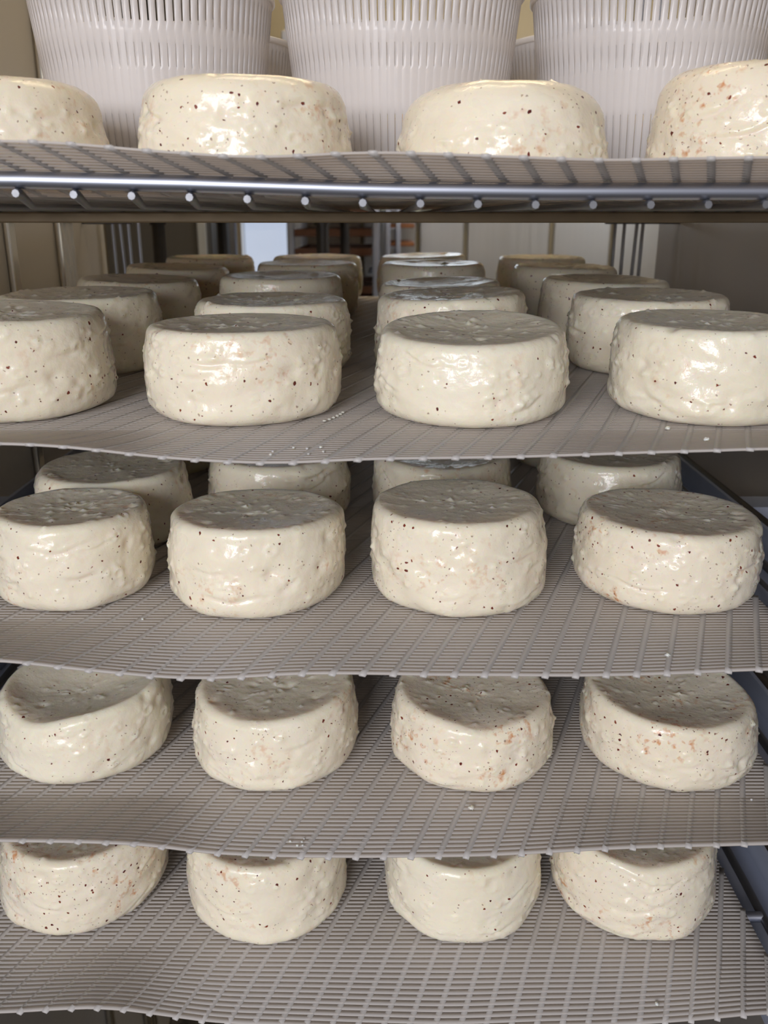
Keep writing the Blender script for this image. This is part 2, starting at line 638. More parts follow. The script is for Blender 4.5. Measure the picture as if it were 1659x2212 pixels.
def front_cheese(s, xl, xr, bottom, top_front, seed, label, group, cy=None, **kw):
    """measured silhouette -> real place and size on its shelf"""
    xc = (xl + xr) / 2
    if cy is None:
        z = SHELF_Z[s]
        for _ in range(3):
            p = on_z(xc, bottom, z)
            z = shelf_z(s, p[1])
        R = 0.055
        for _ in range(5):
            y = p[1] + R * 0.88
            zc = shelf_z(s, y) + 0.025
            d = y * CP - zc * SP
            R = (xr - xl) / 2 * d / F_PX * 0.985
    else:
        y = cy
        zc = shelf_z(s, y) + 0.025
        d = y * CP - zc * SP
        R = (xr - xl) / 2 * d / F_PX * 0.985
    x = (xc - W_PX / 2) / F_PX * d
    # height from the front rim
    zt = on_y(xc, top_front, y - R * 0.88)[2]
    H = zt - shelf_z(s, y)
    H = kw.pop('H', H)
    H = min(max(H, 0.042), 0.066)
    return cheese(s, x, y, R, H, seed, label, group, **kw), (x, y, R, H)


G = ['cheese wheels on the top shelf', 'cheese wheels on the second shelf', 'cheese wheels on the third shelf',
     'cheese wheels on the fourth shelf', 'cheese wheels on the bottom shelf']
info = {}


def FC(key, *a, **k):
    o, t = front_cheese(*a, **k)
    info[key] = (o, t)


# top shelf, front row
FC('1a', 0, -222, 240, 0, 152, 11, 'speckled cheese wheel on the top shelf, at the beige wall end of its row', G[0], cy=0.495, dome=0.002, rt=0.014, top_r=0.90)
FC('1b', 0, 296, 768, 0, 152, 12, 'low flat-topped cheese wheel on the top shelf, second from the beige wall', G[0], cy=0.492, dome=0.0015, rt=0.013, top_r=0.93)
FC('1c', 0, 849, 1317, 0, 168, 13, 'round-shouldered cheese wheel on the top shelf, third from the beige wall', G[0], cy=0.492, dome=0.006, rt=0.018, top_r=0.92)
FC('1d', 0, 1394, 1850, 0, 118, 14, 'tallest cheese wheel on the top shelf, at the grey steel wall end of its row', G[0], cy=0.499, dome=0.003, rt=0.016, top_r=0.91, mat='r')
# second shelf, front row
FC('2a', 1, -185, 244, 903, 690, 21, 'speckled cheese wheel in the front row of the second shelf, nearest the beige wall', G[1], tilt=(-0.03, 0.0), cy=0.512)
FC('2b', 1, 315, 740, 926, 719, 22, 'cheese wheel with whey beads on its rim, second shelf front row, second from beige wall', G[1], top_r=0.955, tilt=(0.0, -0.02))
FC('2c', 1, 807, 1227, 930, 728, 23, 'smooth cheese wheel with sloping wet top, second shelf front row, third from beige wall', G[1], mat='p', tilt=(0.02, 0.07), top_r=0.95, dish=0.004)
FC('2d', 1, 1316, 1740, 916, 712, 24, 'creased cheese wheel in the front row of the second shelf, nearest the grey wall', G[1], cy=0.504, mat='p', top_r=0.95)
# third shelf, front row
FC('3a', 2, -10, 329, 1328, 1142, 31, 'flat-topped cheese wheel in the front row of the third shelf, nearest the beige wall', G[2], shear=(0.02, 0), top_r=0.95, tilt=(0.0, -0.03))
FC('3b', 2, 358, 748, 1342, 1156, 32, 'cheese wheel with blistered side, third shelf front row, second from beige wall', G[2], shear=(0.04, 0), top_r=0.955, tilt=(0.0, -0.055))
FC('3c', 2, 801, 1187, 1339, 1136, 33, 'tall glistening cheese wheel, third shelf front row, third from beige wall', G[2], tilt=(0.0, -0.015), top_r=0.945, shear=(-0.05, 0))
FC('3d', 2, 1240, 1638, 1333, 1162, 34, 'cheese wheel with red stains, third shelf front row, nearest the grey wall', G[2], mat='r', tilt=(-0.02, -0.02), top_r=0.95)
# fourth shelf
FC('4a', 3, -2, 369, 1698, 1545, 41, 'pale cheese wheel with deep hollow top on the fourth shelf, nearest the beige wall', G[3], mat='p', dish=0.012, tilt=(0.05, 0.03), shear=(0.05, 0), notch=[(-2.0, 0.007, 0.5)])
FC('4b', 3, 413, 775, 1713, 1552, 42, 'hollow-topped speckled cheese wheel on the fourth shelf, second from the beige wall', G[3], dish=0.006, tilt=(0.02, 0.02), shear=(0.03, 0), notch=[(-1.9, 0.003, 0.6)])
FC('4c', 3, 841, 1197, 1716, 1566, 43, 'blistered cheese wheel with torn rim on the fourth shelf, third from the beige wall', G[3], mat='r', dish=0.005, tilt=(-0.03, 0.02), notch=[(-1.5, 0.004, 0.4)])
FC('4d', 3, 1256, 1632, 1714, 1572, 44, 'bubble-topped cheese wheel on the fourth shelf, nearest the grey wall', G[3], mat='r', dish=0.006, tilt=(-0.05, 0.02), shear=(-0.05, 0), bumps=110)
# bottom shelf
FC('5a', 4, 4, 360, 2020, 1862, 51, 'reddish speckled cheese wheel on the bottom shelf, nearest the beige wall', G[4], mat='r', dish=0.006, tilt=(0.02, 0), base_pull=(-0.004, 0), shear=(0.06, 0))
FC('5b', 4, 404, 750, 2034, 1876, 52, 'lopsided cheese wheel on the bottom shelf, second from the beige wall', G[4], dish=0.006, base_pull=(0.002, -0.004), tilt=(0.0, 0))
FC('5c', 4, 828, 1169, 2040, 1880, 53, 'dented pale cheese wheel on the bottom shelf, third from the beige wall', G[4], mat='p', dish=0.007)
FC('5d', 4, 1192, 1544, 2034, 1872, 54, 'finely peppered cheese wheel on the bottom shelf, nearest the grey wall', G[4], mat='r', dish=0.007, shear=(-0.03, 0), notch=[(-1.7, 0.003, 0.3)])

# rows further back: (x-centre px, width px) measured, depth from the width of a 0.11 m wheel
ordin = ['second', 'third', 'fourth', 'fifth']
colname = ['nearest the beige wall', 'second from the beige wall', 'third from the beige wall', 'nearest the grey wall']


def back_cheese(s, row, c, xc, w, seed, extra='', **kw):
    zc0 = 0.025
    Rw = kw.pop('R', 0.054)
    d = F_PX * 2 * Rw / w
    y = 0.6
    for _ in range(4):
        y = (d + (shelf_z(s, y) + zc0) * SP) / CP
    x = (xc - W_PX / 2) / F_PX * d
    H = kw.pop('H', 0.050)
    sh = ['top', 'second', 'third', 'fourth', 'bottom'][s]
    cheese(s, x, y, Rw, H, seed, f'{extra}cheese wheel in the {ordin[row]} row of the {sh} shelf, {colname[c]}', G[s], hi=kw.pop('hi', False), **kw)


back_cheese(1, 0, 0, 180, 346, 61, 'wide ', hi=True, H=0.052, R=0.0575)
back_cheese(1, 1, 0, 305, 268, 62, H=0.050, tilt=(-0.03, 0))
back_cheese(1, 2, 0, 388, 228, 63, H=0.050, tilt=(-0.04, 0))
back_cheese(1, 3, 0, 455, 196, 64, H=0.050)
back_cheese(1, 0, 1, 592, 330, 65, 'glossy ', hi=True, H=0.049, top_r=0.965)
back_cheese(1, 1, 1, 609, 264, 66, 'wet-topped ', H=0.052, top_r=0.965)
back_cheese(1, 2, 1, 665, 222, 67, H=0.052, top_r=0.96)
back_cheese(1, 3, 1, 686, 194, 68, H=0.050, top_r=0.965)
back_cheese(1, 0, 2, 974, 330, 69, 'glossy ', hi=True, H=0.053, tilt=(0.04, 0))
back_cheese(1, 1, 2, 950, 274, 70, 'low ', H=0.049, tilt=(0.03, 0))
back_cheese(1, 2, 2, 934, 233, 71, 'wet-topped ', H=0.055)
back_cheese(1, 3, 2, 911, 196, 72, H=0.052, tilt=(0.03, 0))
back_cheese(1, 0, 3, 1397, 344, 73, 'round ', hi=True, H=0.051, R=0.0572)
back_cheese(1, 1, 3, 1302, 282, 74, H=0.053, tilt=(-0.02, 0))
back_cheese(1, 2, 3, 1216, 232, 75, H=0.052, tilt=(-0.02, 0))
back_cheese(1, 3, 3, 1168, 196, 76, H=0.050)
# third shelf behind the front row
for c, (xc, w) in enumerate(((249, 328), (604, 306), (954, 306), (1314, 308))):
    back_cheese(2, 0, c, xc, w, 81 + c, ['wide speckled ', 'wet ', 'glittering ', 'round '][c], hi=True, H=[0.050, 0.048, 0.049, 0.049][c], tilt=[(0, 0), (0, 0), (0, 0.06), (0, 0)][c], bumps=70, R=0.0545)
for c, (xc, w) in enumerate(((352, 256), (650, 248), (935, 248), (1226, 250))):
    back_cheese(2, 1, c, xc, w, 91 + c, 'shaded ', R=0.054)

# ------------------------------------------------------------------ wire shelves and mesh mats
RX0, RX1 = -0.298, 0.262
RAIL_Y, REAR_Y = 0.412, 1.135
RAIL_Y_LOW = 0.488
SHELF_NAMES = ['top', 'second', 'third', 'fourth', 'bottom']


def rail_z_top(x):
    """bowed front rail of the top shelf (measured)"""
    pts = [on_y(px, py, RAIL_Y) for px, py in ((0, 388), (400, 397), (800, 410), (1200, 414), (1659, 413))]
    xs = [p[0] for p in pts]
    return float(np.interp(x, xs, [p[2] for p in pts]))


wire_mesh_cache = {}


def wire_shelf(s):
    root = empty('wire_shelf', (0, 0, CAM_Z + SHELF_Z[s]))
    tag(root, f'chromed wire shelf grid under the mesh mat, {SHELF_NAMES[s]} level of the cabinet', 'shelf', 'wire shelves')
    tz = lambda y: TILT[s] * (y - Y_PIV)
    zw = -0.0055 if s == 0 else -0.0062
    if s == 0:
        pts = [(x, RAIL_Y, rail_z_top(x) - SHELF_Z[0]) for x in np.linspace(RX0, RX1, 25)]
        zr = lambda x: rail_z_top(x) - SHELF_Z[0] - 0.0056
    else:
        pts = [(x, RAIL_Y_LOW, -0.0115 + tz(RAIL_Y_LOW)) for x in np.linspace(RX0 + 0.001, RX1 - 0.001, 5)]
        zr = lambda x: zw + tz(RAIL_Y_LOW)
    MB().tube(pts, 0.0037, 14).build('front_rail', RAIL_STEEL, root, smooth=True)
    zs = zw - 0.0045
    ry = RAIL_Y if s == 0 else RAIL_Y_LOW
    MB().tube([(RX0, REAR_Y, zs + tz(REAR_Y)), (RX1, REAR_Y, zs + tz(REAR_Y))], 0.003, 10).build('rear_rail', WIRE_STEEL, root, smooth=True)
    for x in (RX0, RX1):
        za = pts[0][2] if x < 0 else pts[-1][2]
        if s:
            MB().tube([(x, 0.415, za), (x, ry, za)], 0.003, 10).build('side_rail_tip', WIRE_STEEL, root, smooth=True)
        MB().tube([(x, ry, za), (x, 0.52, zs + tz(0.52)), (x, REAR_Y, zs + tz(REAR_Y))], 0.003, 10).build('side_rail', WIRE_STEEL, root, smooth=True)
    for y in (0.572, 0.80, 1.0):
        if s == 0 and y < 0.6:
            MB().box(RX0, RX1, y - 0.002, y + 0.002, zs - 0.0035, zs + 0.0029).build('cross_bar', BAR_BROWN, root, bevel=0.001)
            continue
        MB().tube([(RX0, y, zs + tz(y)), (RX1, y, zs + tz(y))], 0.003, 8).build('cross_bar', WIRE_STEEL, root, smooth=True)
    if s == 0:   # pins in the side walls carry the top shelf
        for (xa, xb) in ((WX_L, RX0 + 0.004), (RX1 - 0.004, WX_R)):
            for y in (0.53, 1.08):
                MB().tube([(xa, y, zs - 0.0054), (xb, y, zs - 0.0054)], 0.0022, 8).build('wall_pin', WIRE_STEEL, root, smooth=True)
    nx = 22
    for k in range(nx):
        x = -0.2865 + k * (0.0252)
        mb = MB()
        y0 = ry - 0.0048
        mb.tube([(x, y0, zr(x)), (x, y0 + 0.0015, zr(x)), (x, y0 + 0.004, zr(x)), (x, y0 + 0.018, zw + tz(0.43)), (x, REAR_Y + 0.002, zw + tz(REAR_Y))],
                [0.0017, 0.0022, 0.00225, 0.0016, 0.0016], 8)
        mb.build('wire', WIRE_STEEL, root, smooth=True)
    return root


for s in range(5):
    wire_shelf(s)

# measured front edges of the mats (photo px) -> height profile along x at the front edge
EDGE = [
    [(0, 300), (150, 305), (300, 321), (550, 338), (800, 324), (1000, 331), (1300, 343), (1500, 339), (1659, 336)],
    [(0, 955), (160, 965), (300, 980), (480, 993), (620, 999), (800, 990), (1000, 984), (1300, 980), (1500, 972), (1659, 964)],
    [(0, 1424), (150, 1440), (280, 1452), (400, 1464), (520, 1462), (650, 1452), (800, 1450), (1000, 1456), (1200, 1458), (1400, 1452), (1659, 1444)],
    [(0, 1812), (150, 1814), (330, 1824), (420, 1838), (560, 1844), (800, 1850), (1000, 1846), (1200, 1836), (1400, 1828), (1659, 1818)],
    [(0, 2184), (120, 2178), (230, 2174), (330, 2186), (480, 2206), (700, 2216), (1000, 2222), (1300, 2212), (1500, 2200), (1659, 2186)],
]
MAT_Y0 = [0.384, 0.398, 0.392, 0.400, 0.398]
MAT_X = [(-0.282, 0.25), (-0.280, 0.25), (-0.276, 0.224), (-0.284, 0.245), (-0.284, 0.245)]
MAT_Y1 = 1.125
SKEW = math.tan(math.radians(21))


def mat_surface(s):
    pts = [on_y(px, py, MAT_Y0[s]) for px, py in EDGE[s]]
    ex = np.array([p[0] for p in pts])
    ez = np.array([p[2] for p in pts])
    rng = np.random.default_rng(300 + s)
    ph = rng.uniform(0, 6.28, 6)

    def fz(x, y):
        x = np.asarray(x, float)
        y = np.asarray(y, float)
        base = shelf_z(s, y)
        e = np.interp(x, ex, ez)
        # smoothed edge profile
        e = (e + np.interp(x - 0.012, ex, ez) + np.interp(x + 0.012, ex, ez)) / 3
        if s == 0:
            rt_ = np.interp(x, [p[0] for p in RAILPTS], [p[2] for p in RAILPTS]) + 0.0058
            t1 = np.clip((RAIL_Y - y) / (RAIL_Y - MAT_Y0[0]), 0, 1)
            lip = rt_ + (e - rt_) * t1
            t2 = np.clip((y - RAIL_Y) / 0.034, 0, 1)
            return np.where(y < RAIL_Y, lip, rt_ * (1 - t2) + base * t2)
        t = np.clip((0.452 - y) / (0.452 - MAT_Y0[s]), 0, 1.2)
        return base + (e - shelf_z(s, MAT_Y0[s])) * t ** 1.3 + 0.0004 * np.sin(x * 47 + ph[0]) * np.clip(t, 0, 1)
    return fz


RAILPTS = [on_y(px, py, RAIL_Y) for px, py in ((0, 388), (400, 397), (800, 410), (1200, 414), (1659, 413))]


def strip_mesh(name, P, side, half_w, z_top, z_bot):
    """ribbon with thickness along the polyline P (k,3); side = unit vector across (in xy)"""
    k = len(P)
    s_ = np.array([side[0], side[1], 0.0]) * half_w
    up, dn = np.array([0, 0, z_top]), np.array([0, 0, z_bot])
    v = np.stack([P - s_ + up, P + s_ + up, P + s_ + dn, P - s_ + dn], 1).reshape(-1, 3)
    f = []
    for i in range(k - 1):
        a, b = i * 4, (i + 1) * 4
        for q in range(4):
            f.append((a + q, a + (q + 1) % 4, b + (q + 1) % 4, b + q))
    f += [(3, 2, 1, 0), ((k - 1) * 4, (k - 1) * 4 + 1, (k - 1) * 4 + 2, (k - 1) * 4 + 3)]
    return v, np.array(f)


def mesh_mat(s):
    fz = mat_surface(s)
    x0, x1 = MAT_X[s]
    y0, y1 = MAT_Y0[s], MAT_Y1
    root = empty('mesh_mat', (0, 0, CAM_Z))
    tag(root, f'white ribbed plastic mesh mat on the {SHELF_NAMES[s]} wire shelf', 'mat', 'plastic mesh mats')
    # ribs
    pitch = 0.0152
    nrm = math.hypot(1, SKEW)
    side = (1 / nrm, -SKEW / nrm)
    xs = np.arange(x0 - (y1 - y0) * SKEW, x1, pitch)
    for xb in xs:
        ya, yb = y0 - 0.0022, y1
        if xb < x0:
            ya = y0 + (x0 - xb) / SKEW
        if xb + (y1 - y0) * SKEW > x1:
            yb = y0 + (x1 - xb) / SKEW
        if yb - ya < 0.01:
            continue
        near = np.arange(ya, min(yb, 0.46), 0.005)
        far = np.linspace(max(ya, 0.46), yb, 8) if yb > 0.46 else np.array([yb])
        yy = np.unique(np.concatenate([near, far]))
        xx = xb + (yy - y0) * SKEW
        P = np.stack([xx, yy, fz(xx, yy)], 1)
        v, f = strip_mesh('rib', P, side, 0.0017, 0.00005, -0.0013)
        obj('rib', mesh_from('rib', v, f, False), MAT_RIB, root)
    # fine cross strands: too small to pick apart, one part
    V, F = [], []
    b = 0
    ys = np.arange(y0 + 0.0008, y1, 0.0035)
    nseg = 64
    xx = np.linspace(x0, x1, nseg)
    for i, y in enumerate(ys):
        P = np.stack([xx, np.full(nseg, y), fz(xx, np.full(nseg, y))], 1)
        hw = [0.00165, 0.00166, 0.00164, 0.00160, 0.00150][s] if i else 0.0016
        v, f = strip_mesh('s', P, (0, 1), hw, 0.0, -0.0010)
        V.append(v)
        F.append(f + b)
        b += len(v)
    st = obj('cross_strands', mesh_from('cross_strands', np.concatenate(V), np.concatenate(F), False), MAT_PLASTIC, root)
    st['kind'] = 'stuff'
    return fz


MAT_FZ = [mesh_mat(s) for s in range(5)]

# ------------------------------------------------------------------ shelf runners on the side walls
for s in range(1, 5):
    for side_, nm in ((1, 'grey'), (-1, 'beige')):
        z = CAM_Z + SHELF_Z[s] - 0.024
        r = empty('shelf_runner', (0, 0, z))
        tag(r, f'steel shelf runner on the {nm} wall carrying the {SHELF_NAMES[s]} wire shelf', 'shelf runner', 'shelf runners')
        if side_ > 0:
            fl = MB().box(0.236, 0.288, 0.40, 1.14, -0.003, 0.0)
            fl.box(0.285, 0.288, 0.40, 1.14, 0.0, 0.02)
            MB().tube([(0.292, 0.40, 0.016), (0.292, 1.14, 0.016)], 0.0055, 10).build('shadow_gap_bar', SHADOW_BAR, r, smooth=True)  # dark bar painted in for the shadow gap between flange and wall
            br = MB().box(0.288, WX_R, 0.70, 0.73, -0.003, 0.01)
        else:
            fl = MB().box(-0.318, -0.285, 0.40, 1.14, -0.003, 0.0)
            fl.box(-0.321, -0.318, 0.40, 1.14, -0.003, 0.014)
            br = MB().box(WX_L, -0.321, 0.70, 0.73, -0.003, 0.01)
        fl.build('flange', RUNNER_STEEL, r)
        br.build('bracket', RUNNER_STEEL, r)

# ------------------------------------------------------------------ drainage baskets on the top shelf
def basket_meshes():
    nsl = 96
    H = 0.118
    th = []
    for k in range(nsl):
        c = 2 * math.pi * k / nsl
        w = 2 * math.pi / nsl
        # rib (wide) then slot (narrow)
        th += [(c, 1), (c + w * 0.40, 1), (c + w * 0.80, 0), (c + w * 0.92, 0)]
    tiers = [(0.006, 0.047), (0.072, 0.084), (0.0945, 0.112)]
    zl = [0.0, 0.003, 0.006, 0.02, 0.034, 0.047, 0.050, 0.060, 0.070, 0.072, 0.078, 0.084, 0.090, 0.0945, 0.103, 0.112, 0.115, 0.118]
    rad = lambda z: 0.0615 + (0.0755 - 0.0615) * z / 0.118
    nth = len(th)
    outer, inner = [], []
    for z in zl:
        for (t, rib) in th:
            ro = rad(z) + (0.00016 if rib else 0.0)
            outer.append((ro * math.cos(t), ro * math.sin(t), z))
            ri = rad(z) - 0.0013
            inner.append((ri * math.cos(t), ri * math.sin(t), z))
    V = np.array(outer + inner)
    M = len(outer)
    F = []
    solid = np.ones((len(zl) - 1, nth), bool)
    for i in range(len(zl) - 1):
        zm = (zl[i] + zl[i + 1]) / 2
        ti = next((q for q, (a, b) in enumerate(tiers) if a < zm < b), None)
        for j in range(nth):
            if ti is not None and (j % 4 == 3 or (ti == 2 and j % 4 == 2)):
                solid[i, j] = False
    for i in range(len(zl) - 1):
        for j in range(nth):
            if not solid[i, j]:
                continue
            j2 = (j + 1) % nth
            a, b, c, d = i * nth + j, i * nth + j2, (i + 1) * nth + j2, (i + 1) * nth + j
            F.append((a, b, c, d))
            F.append((M + d, M + c, M + b, M + a))
            if not solid[i, (j - 1) % nth]:
                F.append((a, d, M + d, M + a))
            if not solid[i, j2]:
                F.append((b, M + b, M + c, c))
            if i + 1 < len(zl) - 1 and not solid[i + 1, j]:
                F.append((d, c, M + c, M + d))
            if i > 0 and not solid[i - 1, j]:
                F.append((a, M + a, M + b, b))
    wall = mesh_from('slotted_wall', V, np.array(F), False)
    n = 96

    def lathe(name, prof):
        v, f = [], []
        for (r, z) in prof:
            for k in range(n):
                t = 2 * math.pi * k / n
                v.append((r * math.cos(t), r * math.sin(t), z))
        m = len(prof)
        for i in range(m - 1):
            for k in range(n):
                k2 = (k + 1) % n
                f.append((i * n + k, i * n + k2, (i + 1) * n + k2, (i + 1) * n + k))
        return mesh_from(name, v, np.array(f), True)
    base = lathe('base', [(0.002, 0.0003), (0.060, 0.0003), (0.0605, 0.001), (0.060, 0.002), (0.002, 0.002), (0.002, 0.0003)])
    rim = lathe('rim', [(0.0740, 0.1175), (0.0765, 0.1175), (0.0775, 0.1185), (0.0775, 0.121), (0.0765, 0.122), (0.0745, 0.122), (0.0738, 0.121), (0.0740, 0.1175)])
    return wall, base, rim


bw, bb, brm = basket_meshes()
for me in (bw, bb, brm):
    me.materials.append(BASKET_PLASTIC)


def basket(x, y, rz, label, group):
    r = empty('drainage_basket', (x, y, CAM_Z + SHELF_Z[0] + 0.0006))
    r.rotation_euler = (0, 0, rz)
    tag(r, label, 'basket', group)
    for nm, me in (('slotted_wall', bw), ('base', bb), ('rim', brm)):
        obj(nm, me, None, r)
    return r


BY = 0.632
bd = BY * CP - 0.07 * SP
bnames = ['nearest the beige wall', 'in the middle', 'nearest the grey wall']
for k, xc in enumerate((345, 866, 1392)):
    bx = (xc - W_PX / 2) / F_PX * bd
    basket(bx, BY, 0.13 * k, f'white slotted cheese basket behind the front cheeses on the top shelf, {bnames[k]}', 'baskets in the second row of the top shelf')
    cheese(0, bx, BY, 0.0555, 0.046, 120 + k, f'fresh cheese inside the front row basket on the top shelf, {bnames[k]}', 'cheeses draining in baskets', hi=False, top_r=1.03, bulge=0.0, lobes=0.002, rb=0.008)
BY2 = 0.806
for k, bx in enumerate((-0.149, 0.012, 0.174)):
    basket(bx, BY2, 0.21 * k + 0.4, f'white slotted cheese basket in the rear row of the top shelf, {bnames[k]}', 'baskets in the rear row of the top shelf')
# raise basket cheeses onto their basket floor
for o in list(col.objects):
    if o.get('group') == 'cheeses draining in baskets':
        o.location.z += 0.0028

# ------------------------------------------------------------------ curd crumbs and whey droplets
def lump(seed, r, flat=0.7, rough=0.22):
    rng = np.random.default_rng(seed)
    v, f = [], []
    n, m = 10, 7
    for i in range(m):
        a = math.pi * i / (m - 1)
        for k in range(n):
            t = 2 * math.pi * k / n
            rr = r * (1 + rough * rng.normal() * (0 < i < m - 1))
            v.append((rr * math.sin(a) * math.cos(t), rr * math.sin(a) * math.sin(t), flat * r + flat * rr * -math.cos(a)))
    for i in range(m - 1):
        for k in range(n):
            k2 = (k + 1) % n
            f.append((i * n + k, i * n + k2, (i + 1) * n + k2, (i + 1) * n + k))
    v = np.array(v)
    v[:, 2] = np.maximum(v[:, 2], 0)
    return mesh_from('curd_crumb', v, np.array(f), True)


crumbs = [(3, 1018, 1748, 0.0017, 'round white curd crumb on the fourth shelf mat before the torn-rim cheese'),
          (2, 1441, 1418, 0.0014, 'white curd crumb near the front edge of the third shelf mat'),
          (3, 1623, 1729, 0.0008, 'tiny curd crumb by the grey wall edge of the fourth shelf mat'),
          (1, 1442, 929, 0.0015, 'curd crumb on the second shelf mat before the creased cheese'),
          (1, 1525, 953, 0.0014, 'curd crumb at the front edge of the second shelf mat'),
          (4, 1418, 2171, 0.0013, 'curd crumb near the front edge of the bottom shelf mat'),
          (2, 308, 1339, 0.0008, 'tiny curd crumb on the third shelf mat before the flat-topped cheese')]
for i, (s, px, py, r, lab) in enumerate(crumbs):
    p = on_z(px, py, SHELF_Z[s])
    z = float(MAT_FZ[s](p[0], p[1]))
    for _ in range(3):
        p = on_z(px, py, z)
        z = float(MAT_FZ[s](p[0], p[1]))
    o = obj('curd_crumb', lump(500 + i, r), CHEESE_PLAIN, None, (p[0], p[1], CAM_Z + z))
    tag(o, lab, 'crumb', 'curd crumbs on the mats')
for i in range(12):
    rng = random.Random(900 + i)
    s, cx, cyy = (1, 640 + rng.uniform(-55, 60), 978 + rng.uniform(-14, 8)) if i < 7 else (3, 645 + rng.uniform(-30, 30), 1822 + rng.uniform(-10, 8))
    p = on_z(cx, cyy, SHELF_Z[s])
    z = float(MAT_FZ[s](p[0], p[1]))
    p = on_z(cx, cyy, z)
    z = float(MAT_FZ[s](p[0], p[1]))
    o = obj('curd_crumb', lump(600 + i, rng.uniform(0.0005, 0.0009)), CHEESE_PLAIN, None, (p[0], p[1], CAM_Z + z))
    tag(o, f'tiny curd crumb in the loose scatter at the {SHELF_NAMES[s]} shelf mat edge', 'crumb', f'curd crumbs scattered on the {SHELF_NAMES[s]} shelf mat')

WHEY, _nt, _b = newmat('whey_drop')
_b.inputs['Base Color'].default_value = (0.9, 0.88, 0.78, 1)
_b.inputs['Roughness'].default_value = 0.05
_b.inputs['Transmission Weight'].default_value = 0.35
_b.inputs['IOR'].default_value = 1.34
o2b = info['2b'][1]
for k in range(6):
    a = -0.62 + 0.075 * k
    x = o2b[0] + (o2b[2] + 0.003) * math.cos(a)
    y = o2b[1] + (o2b[2] + 0.003) * math.sin(a)
    o = obj('whey_droplet', lump(700 + k, 0.0011, 0.6, 0.03), WHEY, None, (x, y, CAM_Z + float(MAT_FZ[1](x, y))))
    tag(o, 'clear whey droplet in the arc beside the whey-beaded cheese on the second shelf', 'droplet', 'whey droplets on the second shelf mat')

# drop hanging under the top shelf cross bar
p = on_y(1138, 465, 0.57)
o = obj('whey_droplet', lump(720, 0.0016, 1.0, 0.03), WHEY, None, (p[0], 0.572, CAM_Z + p[2] - 0.0018))
tag(o, 'amber drop hanging under the cross bar of the top wire shelf', 'droplet')

# ------------------------------------------------------------------ wire guards at the rear corners of the cabinet
def guard(xs_top, xs_bot, y, mat, label):
    r = empty('wire_guard', (0, y, 0))
    tag(r, label, 'wire guard', 'wire guards at the cabinet rear')
    for a, b_ in zip(xs_top, xs_bot):
        MB().tube([(a, 0, 1.75), (b_, 0, 0.55)], 0.0022, 8).build('rod', mat, r, smooth=True)
    lo = min(min(xs_top), min(xs_bot)) - 0.002
    hi_ = max(max(xs_top), max(xs_bot)) + 0.002
    MB().tube([(lo, 0, 1.75), (hi_, 0, 1.75)], 0.003, 8).build('top_bar', mat, r, smooth=True)
    MB().tube([(lo, 0, 0.55), (hi_, 0, 0.55)], 0.003, 8).build('bottom_bar', mat, r, smooth=True)


def gx(px, y=1.15):
    return on_y(px, 510, y)[0]


guard([gx(243), gx(232), gx(277), gx(300)], [gx(247), gx(300), gx(281), gx(301)], 1.15, RAIL_STEEL, 'bright steel rod guard at the rear corner by the beige wall')
guard([gx(1328), gx(1348), gx(1395), gx(1392)], [gx(1326), gx(1346), gx(1345), gx(1380)], 1.15, WIRE_STEEL, 'dark steel rod guard at the rear corner by the grey wall')

# ------------------------------------------------------------------ the room seen through the back
# dark steel stand with four legs
st = empty('steel_stand', (0, 0, 0))
tag(st, 'dark steel stand with four collared legs seen behind the cabinet', 'stand')
ztop = CAM_Z + 0.018
legs = [(on_y(343, 510, 1.62)[0], 1.62, 0.0115), (on_y(697, 510, 1.62)[0], 1.62, 0.0115), (on_y(480, 510, 2.25)[0], 2.25, 0.012), (on_y(745, 510, 2.25)[0], 2.25, 0.012)]
for (x, y, r) in legs:
    lg = MB().tube([(x, y, 0), (x, y, ztop)], r, 14).build('leg', POST_DARK, st, smooth=True)
    MB().tube([(x, y, ztop - 0.03), (x, y, ztop - 0.004)], r * 1.3, 14).build('collar', POST_DARK, lg, smooth=True)
sx0, sx1 = legs[0][0] - 0.12, legs[3][0] + 0.06
MB().box(sx0, sx1, 1.56, 2.32, ztop, ztop + 0.03).build('top', POST_DARK, st, bevel=0.004)

# tray trolley
tr = empty('tray_trolley', (0, 0, 0))
tag(tr, 'steel tray trolley with open uprights behind the cabinet', 'trolley')
TY = 2.62
tx0, tx1 = on_y(630, 520, TY)[0], on_y(812, 520, TY)[0]
tdx = 0.0
for (x, y) in ((tx0, TY), (tx1, TY), (tx0 + tdx, TY + 0.42), (tx1 + tdx, TY + 0.42)):
    MB().box(x - 0.009, x + 0.009, y - 0.009, y + 0.009, 0.08, 1.72).build('upright', RAIL_STEEL, tr, bevel=0.002)
MB().box(tx0, tx1 + tdx, TY - 0.005, TY + 0.43, 1.70, 1.73).build('top_frame', RAIL_STEEL, tr)
MB().box(tx0, tx1 + tdx, TY - 0.005, TY + 0.43, 0.08, 0.11).build('base_frame', RAIL_STEEL, tr)
for (x, y) in ((tx0, TY), (tx1, TY), (tx0 + tdx, TY + 0.42), (tx1 + tdx, TY + 0.42)):
    MB().tube([(x - 0.012, y, 0.035), (x + 0.012, y, 0.035)], 0.035, 16).build('caster', POST_DARK, tr, smooth=True)
RUN = []
for k in range(9):
    z = CAM_Z - 0.30 + 0.052 * k
    for (x, sgn) in ((tx0, 1), (tx1, -1)):
        MB().box(x + sgn * 0.009, x + sgn * 0.024, TY, TY + 0.42, z - 0.012, z - 0.010).build('tray_support', RAIL_STEEL, tr)
